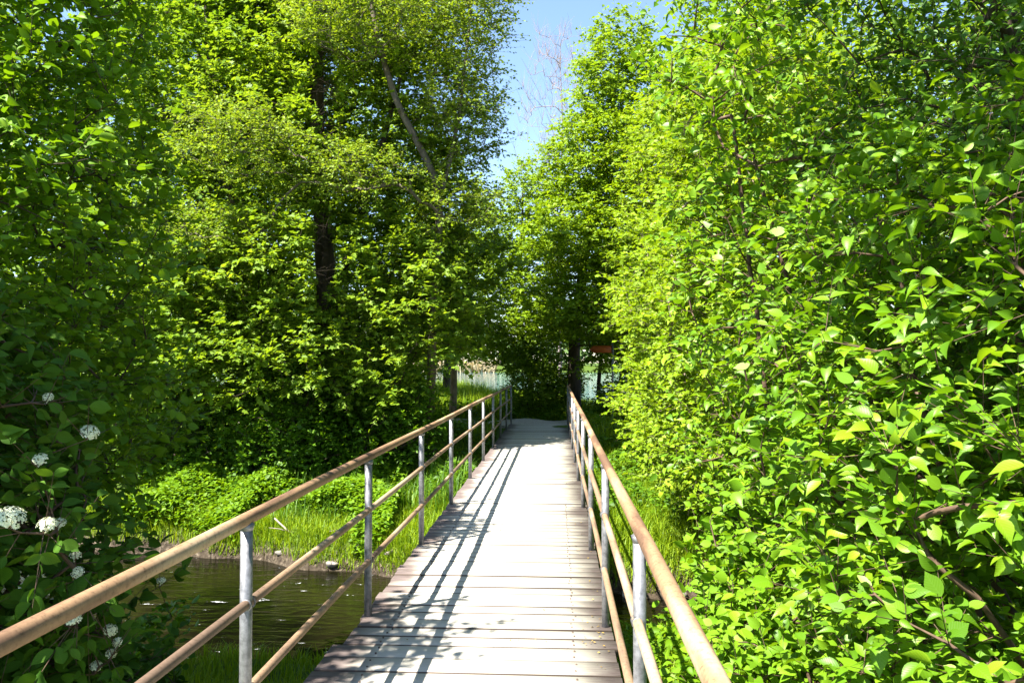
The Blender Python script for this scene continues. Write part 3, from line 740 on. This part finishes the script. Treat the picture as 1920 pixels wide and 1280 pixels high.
plant('sycamore_tree', 'second tall maple, left of the thick-trunked one and behind the near left hazel', 'tree', 44,
      [([gp(-8.4, 18.2), (-8.3, 18.2, 3), (-8.0, 18.0, 8), (-8.2, 17.8, 12)], 0.24, 0.06), ([(-8.3, 18.2, 2), (-7.2, 17.6, 4.4), (-6.8, 17.4, 7)], 0.10, 0.04)],
      [((-8.2, 16.8, 4.0), (2.2, 1.9, 2.4)), ((-8.0, 17.6, 8.0), (2.6, 2.2, 2.8)), ((-9.6, 16.6, 2.0), (2.0, 1.9, 1.8)), ((-7.0, 18.0, 11), (2.4, 2.2, 2.0)), ((-7.6, 14.2, 1.9), (1.7, 0.9, 0.9)), ((-8.4, 15.0, 4.0), (1.6, 0.9, 1.0))], 680, 0.54,
      dict(size=0.105, t='lobed', m='maple2'), BK, twigs=9, nleaf=9, tlen=0.50, step=0.35, shell=3.5, outer=0.6, flat=0.6, sunw=1.5, up=0.25, jitter=0.5)
plant('leaning_alder', 'thin-leaved alder with a pale trunk bending over to the left in front of the maple', 'tree', 45,
      [([gp(-2.5, 15.7), (-2.45, 15.6, 2.2), (-2.36, 15.5, 3.7), (-2.22, 15.5, 5.0), (-2.52, 15.3, 5.6), (-2.9, 15.2, 6.2), (-3.35, 15.1, 7.4), (-3.6, 15, 8.8), (-3.8, 15, 10)], 0.10, 0.05),
       ([(-2.24, 15.5, 4.9), (-1.9, 15.5, 6.4), (-1.7, 15.6, 8.4)], 0.045, 0.02)],
      [((-3.5, 14.6, 8.2), (1.5, 1.2, 1.0)), ((-1.9, 15.6, 6.6), (0.9, 1.2, 1.3)), ((-1.8, 15.6, 8.6), (1.0, 1.3, 1.2)), ((-1.9, 15.4, 4.6), (0.9, 1.0, 0.6)), ((-3.8, 14.4, 5.2), (1.2, 0.8, 0.5), 2), ((-5.8, 14.0, 5.6), (1.2, 0.8, 0.7), 3), ((-6.4, 14.2, 4.0), (1.4, 0.7, 0.5), 2)], 430, 0.34,
      dict(size=0.068, t='small', m='alder'), M['bark_grey'], keep=trunk_gap, twigs=6, nleaf=8, tlen=0.42, step=0.35, r_tip=0.004, twig_r=0.003, flat=0.6)
plant('lake_edge_maple', 'slim dark-crowned tree with a bare tan trunk at the grass near the far left railing', 'tree', 46,
      [([gp(-3.05, 23.4), (-3.0, 23.4, 1.5), (-3.1, 23.4, 3.6), (-3.0, 23.2, 5.4)], 0.12, 0.04)],
      [((-3.3, 23.0, 2.9), (1.2, 1.3, 1.2)), ((-3.6, 23.2, 4.6), (1.1, 1.2, 1.1)), ((-5.2, 22.2, 2.4), (1.3, 1.3, 1.2))], 320, 0.36,
      dict(size=0.11, t='small', m='maple2'), BP, twigs=5, nleaf=8, tlen=0.42, step=0.4)
# undergrowth shrubs at the feet of the maples
US = [(-3.5, 15.6, 'dark leafy thicket against the left railing, where the far bank starts', [((-3.4, 15.4, -0.05), (1.1, 1.2, 0.75)), ((-2.65, 15.0, 0.5), (0.6, 0.6, 0.9)), ((-3.8, 16.4, 0.7), (1.1, 1.0, 0.8))]),
      (-5.0, 15.0, 'dark leafy thicket straight below the thick maple trunk', [((-5.0, 14.8, 0.0), (1.3, 1.0, 0.9)), ((-5.2, 15.6, 0.9), (1.2, 0.9, 0.7))]),
      (-7.2, 15.2, 'leafy thicket behind the sunny strip of grass on the far left bank', [((-7.2, 15.2, -0.2), (1.3, 0.9, 0.7)), ((-7.4, 16.0, 0.6), (1.4, 0.9, 0.6))]),
      (-4.4, 19.4, 'dark leafy thicket right of the maple trunk, reaching to the grassy lake edge', [((-4.3, 19.2, 0.5), (1.2, 1.2, 1.0)), ((-4.9, 20.4, 1.2), (1.2, 1.2, 1.0))]),
      (-6.4, 18.8, 'shaded thicket in the gap between the two big maples', [((-6.4, 18.8, 0.6), (1.5, 1.2, 1.2))])]
for i, (x, y, lab, bl) in enumerate(US):
    shrub('undergrowth_shrub', lab, 'shrub', 50 + i, x, y, bl, 260, 0.26, dict(size=0.085, t='small', m='ivy'), BK, nst=5, r=0.02,
          twigs=4, nleaf=7, tlen=0.34, step=0.35, show_twigs=False, group='shrubs under the maples')
# dark bushes closing the view at the end of the bridge
for i, (x, y, lab, bl) in enumerate((
        (-0.6, 25.0, 'dark rounded bush at the end of the bridge, around the slender trunk', [((-0.7, 24.8, 0.7), (0.9, 0.9, 0.9)), ((-1.0, 25.2, 1.5), (0.7, 0.7, 0.6))]),
        (0.3, 25.6, 'dark rounded bush at the end of the bridge, against the thick hornbeam trunk', [((0.1, 25.6, 0.9), (0.8, 0.8, 1.0))]),
        (1.9, 24.2, 'low dark bush under the orange sign at the right end of the bridge', [((2.0, 24.0, 0.4), (0.9, 1.0, 0.7))]),
        (-5.2, 29.0, 'leafy bush on the lake shore left of the slim tan trunk', [((-5.2, 28.8, 1.3), (1.3, 1.0, 1.6)), ((-5.6, 29.2, 3.0), (1.2, 1.0, 1.2))]),
        (-8.0, 29.0, 'leafy bush on the lake shore behind the thick maple trunk', [((-8.0, 28.6, 1.4), (1.7, 1.0, 1.7)), ((-8.0, 29, 3.4), (1.5, 1.0, 1.3))]),
        (-11.4, 29.0, 'leafy bush on the lake shore between the two maple trunks', [((-11.4, 28.6, 1.4), (1.9, 1.0, 1.7)), ((-11.2, 29, 3.4), (1.6, 1.0, 1.4))]),
        (-15.6, 30.0, 'leafy bush on the lake shore at the far left, behind the hazel', [((-15.4, 29.6, 1.6), (2.4, 1.0, 2.2))]),
        (3.2, 27.0, 'leafy bush by the lake right of the signpost', [((3.2, 26.6, 1.4), (1.1, 0.9, 1.5))]))):
    shrub('lakeside_bush', lab, 'shrub', 60 + i, x, y, bl, 190, 0.25, dict(size=0.09, t='small', m='maple2' if i < 3 else 'maple'), BK, nst=5, r=0.015,
          twigs=4, nleaf=7, tlen=0.28, step=0.3, show_twigs=False, group='bushes at the end of the bridge')
# background trees
BGT = [(-11.0, 24.0, 'tall pale green tree showing above the near left hazel, sky between its branches', [((-11, 23.5, 9), (3.0, 2.6, 3.2)), ((-11.5, 23.5, 4), (3.0, 2.6, 2.4)), ((-10.5, 23.5, 13), (2.4, 2.4, 2.4))], 'hornbeam', 420),
       (-15.5, 22.0, 'broad green tree at the far left edge, behind the near hazel', [((-15, 21.5, 7), (3.4, 2.8, 4.0)), ((-15, 21, 2.6), (3, 2.6, 2.2))], 'maple', 420),
       (-7.0, 30.0, 'tall tree standing behind the two big maples', [((-7.2, 29.5, 8), (3.2, 2.8, 4.4)), ((-7, 29.5, 3.4), (3, 2.6, 2.2))], 'maple', 440),
       (-12.5, 33.0, 'distant leafy tree beyond the shaded thicket on the left', [((-12.5, 32.5, 5), (4, 3, 4.5)), ((-13, 32, 11), (3, 3, 3))], 'maple2', 380),
       (-4.6, 33.0, 'pale airy tree behind the leaning alder, close to the lake', [((-4.6, 32.5, 7.5), (2.0, 2.2, 3.2))], 'alder', 90)]
for i, (x, y, lab, bl, mt, nt) in enumerate(BGT):
    zt = max(b[0][2] for b in bl)
    plant('background_tree', lab, 'tree', 70 + i, [([gp(x, y), (x + 0.2, y, zt * 0.5), (bl[0][0][0], bl[0][0][1], zt)], 0.2, 0.05)], bl, nt, 0.45,
          dict(size=0.16, t='small', m=mt), BK, twigs=5, nleaf=8, tlen=0.6, step=0.6, show_twigs=False, group='trees behind the maples')

# bare tree above the bridge axis
def bare_tree():
    rng = np.random.default_rng(81)
    x, y = 0.2, 43.0
    t = thing('bare_tree', 'leafless tree with fine pinkish twigs against the open sky above the bridge', 'tree', gp(x, y))
    tr = [np.array(gp(x, y)), np.array((x, y, 8.0)), np.array((0.35, y, 14.0)), np.array((0.2, y, 20.0))]
    tips = []
    for i in range(330):
        h = rng.random()
        z = 8.5 + 11.0 * h
        w = 2.7 * (1 - 0.75 * abs(h - 0.35))
        a = rng.random() * 6.28; q = w * math.sqrt(rng.random())
        tips.append((0.1 + q * math.cos(a), y + q * math.sin(a), z))
    stems = [(tr, 0.13, 0.012)]
    A, par, chains, srad, cnt, ns = skeleton(rng, stems, np.array(tips), 0.6, 0.05)
    rad = 0.007 * np.maximum(cnt, 1) ** 0.42
    for i in range(ns): rad[i] = srad[i]
    m = MB()
    for ch in chains:
        r = rad[ch].copy(); r[0] = min(r[0], 1.2 * r[1])
        m.tube(A[ch], r, 5, cap=False)
    m.build('trunk', M['bark_bare'], t, gp(x, y))
    b = np.array([A[ch[-1]] for ch in chains[1:]])
    tw = MB()
    for p in b:
        for k in range(4):
            d = nrm(np.array([rng.normal(0, 0.4), rng.normal(0, 0.4), 1.0])) * (0.5 + 0.7 * rng.random())
            tw.tube([p, p + d * 0.5 + rng.normal(0, 0.03, 3), p + d], [0.007, 0.005, 0.003], 3, cap=False)
    tw.build('twigs', M['bark_bare'], t, gp(x, y))
bare_tree()

# ---- white viburnum flower heads, each a part of its shrub
def flower_heads():
    rng = np.random.default_rng(91)
    for c, r in HEADS:
        ax = nrm(np.array([0.35, -0.55, 0.8]) + rng.normal(0, 0.2, 3))
        s = nrm(np.cross(ax, [0, 0, 1.0])); u = np.cross(ax, s)
        n = 150
        th = rng.random(n) * 6.283; q = np.sqrt(rng.random(n))
        dome = 0.55 * np.sqrt(np.clip(1 - q * q * 0.95, 0, 1))
        P = c + r * (np.cos(th) * q)[:, None] * s + r * (np.sin(th) * q)[:, None] * u + r * dome[:, None] * ax
        nn = nrm((P - (c - ax * 0.4 * r)) + rng.normal(0, 0.2 * r, (n, 3)))
        m = MB()
        for p, w in zip(P, nn):                          # five-petalled florets
            a = nrm(np.cross(w, [0.3, 0.1, 1.0])); b = np.cross(w, a)
            k = 0.115 * r * (0.8 + 0.5 * rng.random()); ph = rng.random() * 6.28
            vs = [p]
            for j in range(10):
                rr = k * (1.25 if j % 2 == 0 else 0.6); t = ph + j * 0.6283
                vs.append(p + rr * (math.cos(t) * a + math.sin(t) * b) + w * 0.25 * rr)
            m.add(vs, [(0, 1 + j, 1 + (j + 1) % 10) for j in range(10)])
        for k in range(7):                               # stalks of the umbel
            t = k * 0.9
            e = c + r * 0.6 * (math.cos(t) * s + math.sin(t) * u) + r * 0.25 * ax
            m.tube([c - ax * 0.8 * r, e], [0.003, 0.0015], 4, cap=False)
        j = int(((vibA - c) ** 2).sum(1).argmin())
        m.tube([vibA[j], c - ax * 0.8 * r], [0.004, 0.003], 5, cap=False)
        o = m.build('flower_head', M['petal'], vib, vbase)
        o["label"] = "flat white flower head"
flower_heads()

# ------------------------------------------------------------------ grass, herbs, reeds (uncountable)
def blades(name, seed, n, region, hmin, hmax, width, mat, accept=None, lean=0.35):
    rng = np.random.default_rng(seed)
    x0, x1, y0, y1 = region
    x = rng.uniform(x0, x1, n * 3); y = rng.uniform(y0, y1, n * 3)
    if accept is not None:
        k = accept(x, y); x, y = x[k], y[k]
    x, y = x[:n], y[:n]; n = len(x)
    z = ground_z(x, y) - 0.01
    h = rng.uniform(hmin, hmax, n) * (0.6 + 0.5 * (np.sin(x * 2.1 + y) * np.sin(y * 1.7) * 0.5 + 0.5))
    a = rng.random(n) * 6.283; la = rng.normal(lean, 0.25, n)
    sx, sy = np.cos(a), np.sin(a)
    lx, ly = -np.sin(a) * la, np.cos(a) * la
    w = width * (0.6 + 0.8 * rng.random(n))
    b = np.stack([x, y, z], 1)
    S = np.stack([sx * w, sy * w, 0 * w], 1)
    mid = b + np.stack([lx * h * 0.35, ly * h * 0.35, h * 0.6], 1)
    tip = b + np.stack([lx * h, ly * h, h * (1 - 0.3 * np.abs(la))], 1)
    V = np.stack([b - S, b + S, mid + S * 0.7, mid - S * 0.7, tip], 1).reshape(-1, 3)
    f = np.array([0, 1, 2, 3, 3, 2, 4])
    L = (np.arange(n)[:, None] * 5 + f[None, :]).ravel(); st = (np.arange(n)[:, None] * 7 + np.array([0, 4])[None, :]).ravel()
    o = rawmesh(name, V, L, st, mat, rnd=np.repeat(rng.random(n), 5))
    return tag(o, kind='stuff')
dry = lambda off: (lambda x, y: (y > y_far(x) + off) | (y < y_near(x) - off))
under = lambda x, y: ~((x > -1.25) & (x < 0.35))
mix_ = lambda *fs: (lambda x, y: np.logical_and.reduce([f(x, y) for f in fs]))
hole = lambda x, y: np.sin(x * 1.9 + 1.2 * y) * np.sin(1.6 * y - 0.8 * x) > -0.55
blades('grass', 101, 60000, (-9, 3.5, 11.0, 16.5), 0.12, 0.34, 0.006, M['grass'], mix_(lambda x, y: y > y_far(x) + 0.12, hole))
blades('bank_edge_grass', 107, 26000, (-9, 3.5, 10.4, 15.0), 0.14, 0.42, 0.006, M['grass'], lambda x, y: (y > y_far(x) + 0.03) & (y < y_far(x) + 1.1), 0.6)
blades('dry_stalks', 109, 4500, (-9, 3.5, 10.2, 15.0), 0.10, 0.34, 0.004, M['stalk'], lambda x, y: (y > y_far(x) - 0.03) & (y < y_far(x) + 0.22), 1.0)
blades('meadow_grass', 102, 60000, (-9, 4, 16, 31), 0.15, 0.5, 0.010, M['grass'], mix_(lambda x, y: (y < 20.6) | (y > 23.2), lambda x, y: ~((x > -1.5) & (x < 0.6) & (y < 24))))
blades('bank_grass', 103, 42000, (-5, 4, 3.6, 9.2), 0.08, 0.28, 0.005, M['grass'], lambda x, y: y < y_near(x) - 0.2)
blades('lawn_grass', 104, 50000, (-26, -4, 18, 52), 0.08, 0.25, 0.016, M['grass'])
blades('lake_edge_grass', 105, 26000, (-9, 0.5, 30, 46), 0.4, 1.1, 0.014, M['grass'])
blades('shore_grass', 108, 16000, (-6.5, -0.9, 24.3, 34), 0.3, 0.85, 0.012, M['grass'])
blades('tall_grass', 106, 1500, (-4.6, -1.6, 12.6, 14.6), 0.4, 0.75, 0.008, M['grass_dark'], None, 0.5)

def herbs(name, seed, n, region, hmin, hmax, size, mat, accept=None):
    rng = np.random.default_rng(seed)
    x0, x1, y0, y1 = region
    x = rng.uniform(x0, x1, n * 3); y = rng.uniform(y0, y1, n * 3)
    if accept is not None:
        k = accept(x, y); x, y = x[k], y[k]
    x, y = x[:n], y[:n]; n = len(x)
    top = hmin + (hmax - hmin) * (0.5 + 0.5 * np.sin(x * 2.7 + 1.1 * y) * np.sin(1.9 * y - 1.4 * x))
    z = ground_z(x, y) + top * (1 - rng.random(n) ** 2 * 0.8)
    pos = np.stack([x, y, z], 1)
    d = nrm(rng.normal(size=(n, 3)) * np.array([1, 1, 0.35]))
    nn = np.array([0, 0, 1.0]) + SUN * 0.3 + rng.normal(0, 0.4, (n, 3))
    o = leaves_mesh(name, pos, d, nn, size * (0.6 + 0.7 * rng.random(n)), rng.random(n), 'hex', mat)
    return tag(o, kind='stuff')
herbs('nettle_bed', 111, 22000, (-7.5, -2.5, 11.8, 14.6), 0.15, 0.6, 0.085, M['nettle'], mix_(lambda x, y: y > y_far(x) + 0.12, lambda x, y: (np.sin(x * 1.3 + 0.6) * np.sin(y * 1.1 + 0.5 * x) > -0.2)))
herbs('ivy_cover', 112, 22000, (-9.5, -1.5, 13.5, 20.5), 0.05, 0.45, 0.09, M['ivy'], lambda x, y: y > y_far(x) + 1.6)
herbs('bank_herbs', 113, 5000, (0.5, 3.5, 4.5, 8.4), 0.1, 0.4, 0.075, M['nettle'], lambda x, y: (y < y_near(x) - 0.3))
herbs('low_herbs', 114, 9000, (0.6, 4.5, 12.2, 20), 0.05, 0.5, 0.085, M['ivy'], lambda x, y: (y > y_far(x) + 0.9) & (x > 0.6))
herbs('path_edge_herbs', 115, 5000, (-4, 4, 23.0, 26), 0.05, 0.5, 0.09, M['ivy'])
herbs('far_left_herbs', 116, 9000, (-10, -3.2, 4.5, 9.0), 0.1, 0.6, 0.09, M['ivy'], lambda x, y: y < y_near(x) - 0.3)

def litter():
    """dry catkin scales and leaf scraps blown against the right edge of the deck"""
    rng = np.random.default_rng(131); n = 130
    x = np.clip(np.where(rng.random(n) < 0.75, XR - np.abs(rng.normal(0, 0.10, n)), rng.uniform(XL, XR, n)), XL, XR + 0.02)
    y = np.where(rng.random(n) < 0.35, rng.normal(4.75, 0.18, n), rng.uniform(3.0, 19, n))
    pos = np.stack([x, y, np.full(n, 0.008)], 1)
    d = np.stack([rng.normal(0, 1, n), rng.normal(0, 0.6, n), np.zeros(n)], 1)
    nn = np.array([0, 0, 1.0]) + rng.normal(0, 0.15, (n, 3))
    tag(leaves_mesh('leaf_litter', pos, d, nn, rng.uniform(0.006, 0.020, n), rng.random(n), 'hex', M['litter']), kind='stuff')
litter()
# far shore
blades('reed_bed', 121, 3500, (-36, -15, 190, 200), 1.8, 3.2, 0.15, M['reed'])
def far_wood():
    rng = np.random.default_rng(122)
    n = 26000
    x = rng.uniform(-190, 190, n); y = rng.uniform(212, 235, n)
    top = 11 + 5 * (np.sin(x * 0.13) * 0.5 + np.sin(x * 0.31 + 1) * 0.3 + np.sin(x * 0.71) * 0.2)
    z = ground_z(x, y) + top * rng.random(n) ** 0.7
    d = rng.normal(size=(n, 3)); nn = np.array([0, 0, 0.6]) + rng.normal(0, 0.7, (n, 3))
    tag(leaves_mesh('far_wood', np.stack([x, y, z], 1), d, nn, 1.5 * (0.6 + 0.8 * rng.random(n)), rng.random(n), 'small', M['far']), kind='stuff')
far_wood()

# ------------------------------------------------------------------ stones, dead branch, signpost
def stone_mesh(seed, r):
    import bmesh
    rng = np.random.default_rng(seed)
    bm = bmesh.new(); bmesh.ops.create_icosphere(bm, subdivisions=3, radius=1.0)
    ph = rng.random(6) * 6.28
    for v in bm.verts:
        c = v.co
        k = 1 + 0.16 * math.sin(2.3 * c.x + ph[0]) + 0.12 * math.sin(3.1 * c.y + ph[1]) + 0.08 * math.sin(5 * c.z + ph[2]) + 0.05 * math.sin(7 * c.x + 5 * c.y + ph[3])
        v.co = Vector((c.x * k * r * 1.25, c.y * k * r * 0.95, c.z * k * r * 0.72))
    me = bpy.data.meshes.new('bank_stone'); bm.to_mesh(me); bm.free()
    me.polygons.foreach_set("use_smooth", [True] * len(me.polygons)); me.materials.append(M['stone'])
    return me
STN = [(-3.35, 0.06, 0.10, 'largest pale stone at the far waterline, left of the second post'), (-2.75, 0.05, 0.06, 'small pale stone just right of the largest stone at the waterline'),
       (-2.15, 0.04, 0.13, 'upright pale stone at the waterline next to the bridge deck'), (-2.45, 0.22, 0.07, 'small pale stone half in the grass beside the upright stone'),
       (-3.0, 0.25, 0.05, 'smallest pale stone on the bare mud of the far bank'), (-4.3, 0.05, 0.07, 'grey stone at the foot of the nettles on the far waterline'),
       (0.95, -0.05, 0.15, 'grey stone in the stream edge seen between the right railing bars'), (1.6, 0.0, 0.12, 'flat stone at the waterline under the right hand shrubs')]
for i, (x, off, r, lab) in enumerate(STN):
    y = float(y_far(x)) + off
    o = bpy.data.objects.new('bank_stone', stone_mesh(200 + i, 0.72 * r)); C.objects.link(o)
    o.location = (x, y, max(float(ground_z(x, y)), WATER_Z - 0.02) + r * 0.35); o.rotation_euler = (0.2 * i, 0.5 if i == 2 else 0.1, i * 1.3)
    if i == 2: o.rotation_euler = (0.1, 1.1, 0.4)
    tag(o, lab, 'stone', 'stones along the stream')

def dead_branch():
    y = float(y_far(-4.3)) + 0.25
    loc = (-4.3, y, -1.25)
    m = MB()
    m.tube([(-4.45, y, -0.85), (-4.2, y - 0.05, -1.05), (-3.9, y - 0.08, -1.12), (-3.5, y - 0.1, -1.02), (-3.2, y - 0.1, -0.98)], [0.012, 0.016, 0.015, 0.011, 0.005], 7)
    m.tube([(-4.2, y - 0.05, -1.05), (-4.35, y - 0.08, -1.0), (-4.5, y - 0.1, -0.98)], [0.01, 0.007, 0.003], 5)
    m.tube([(-3.9, y - 0.08, -1.12), (-3.7, y - 0.16, -1.15), (-3.5, y - 0.2, -1.2)], [0.009, 0.007, 0.003], 5)
    o = m.build('dead_branch', M['deadwood'], None, loc, smooth=True)
    tag(o, 'bleached dead branch caught on the far stream bank below the nettles', 'branch')
dead_branch()

def trail_sign():
    loc = gp(1.57, 22.4)
    t = thing('trail_sign', 'grey metal signpost with an orange arrow board among the leaves past the bridge', 'sign', loc)
    p = MB(); p.tube([(1.57, 22.4, loc[2]), (1.57, 22.4, 1.2), (1.57, 22.4, 2.2)], 0.03, 14); p.build('pole', M['steel'], t, loc, smooth=True)
    b = MB()
    x0, x1, z, h, y = 0.93, 1.535, 1.98, 0.10, 22.37
    sec = [(x0, z), (x0 + 0.10, z - h), (x1, z - h), (x1, z + h), (x0 + 0.10, z + h)]
    V = [(x, y, zz) for x, zz in sec] + [(x, y + 0.02, zz) for x, zz in sec]
    b.add(V, [(0, 1, 2, 3, 4), (9, 8, 7, 6, 5)] + [(i, i + 5, (i + 1) % 5 + 5, (i + 1) % 5) for i in range(5)])
    b.build('arrow_board', M['orange'], t, loc)
    for zz in (1.93, 2.03):
        c = MB(); c.tube([(1.57, 22.4, zz - 0.012), (1.57, 22.4, zz + 0.012)], 0.036, 12); c.build('clamp', M['steel'], t, loc)
trail_sign()
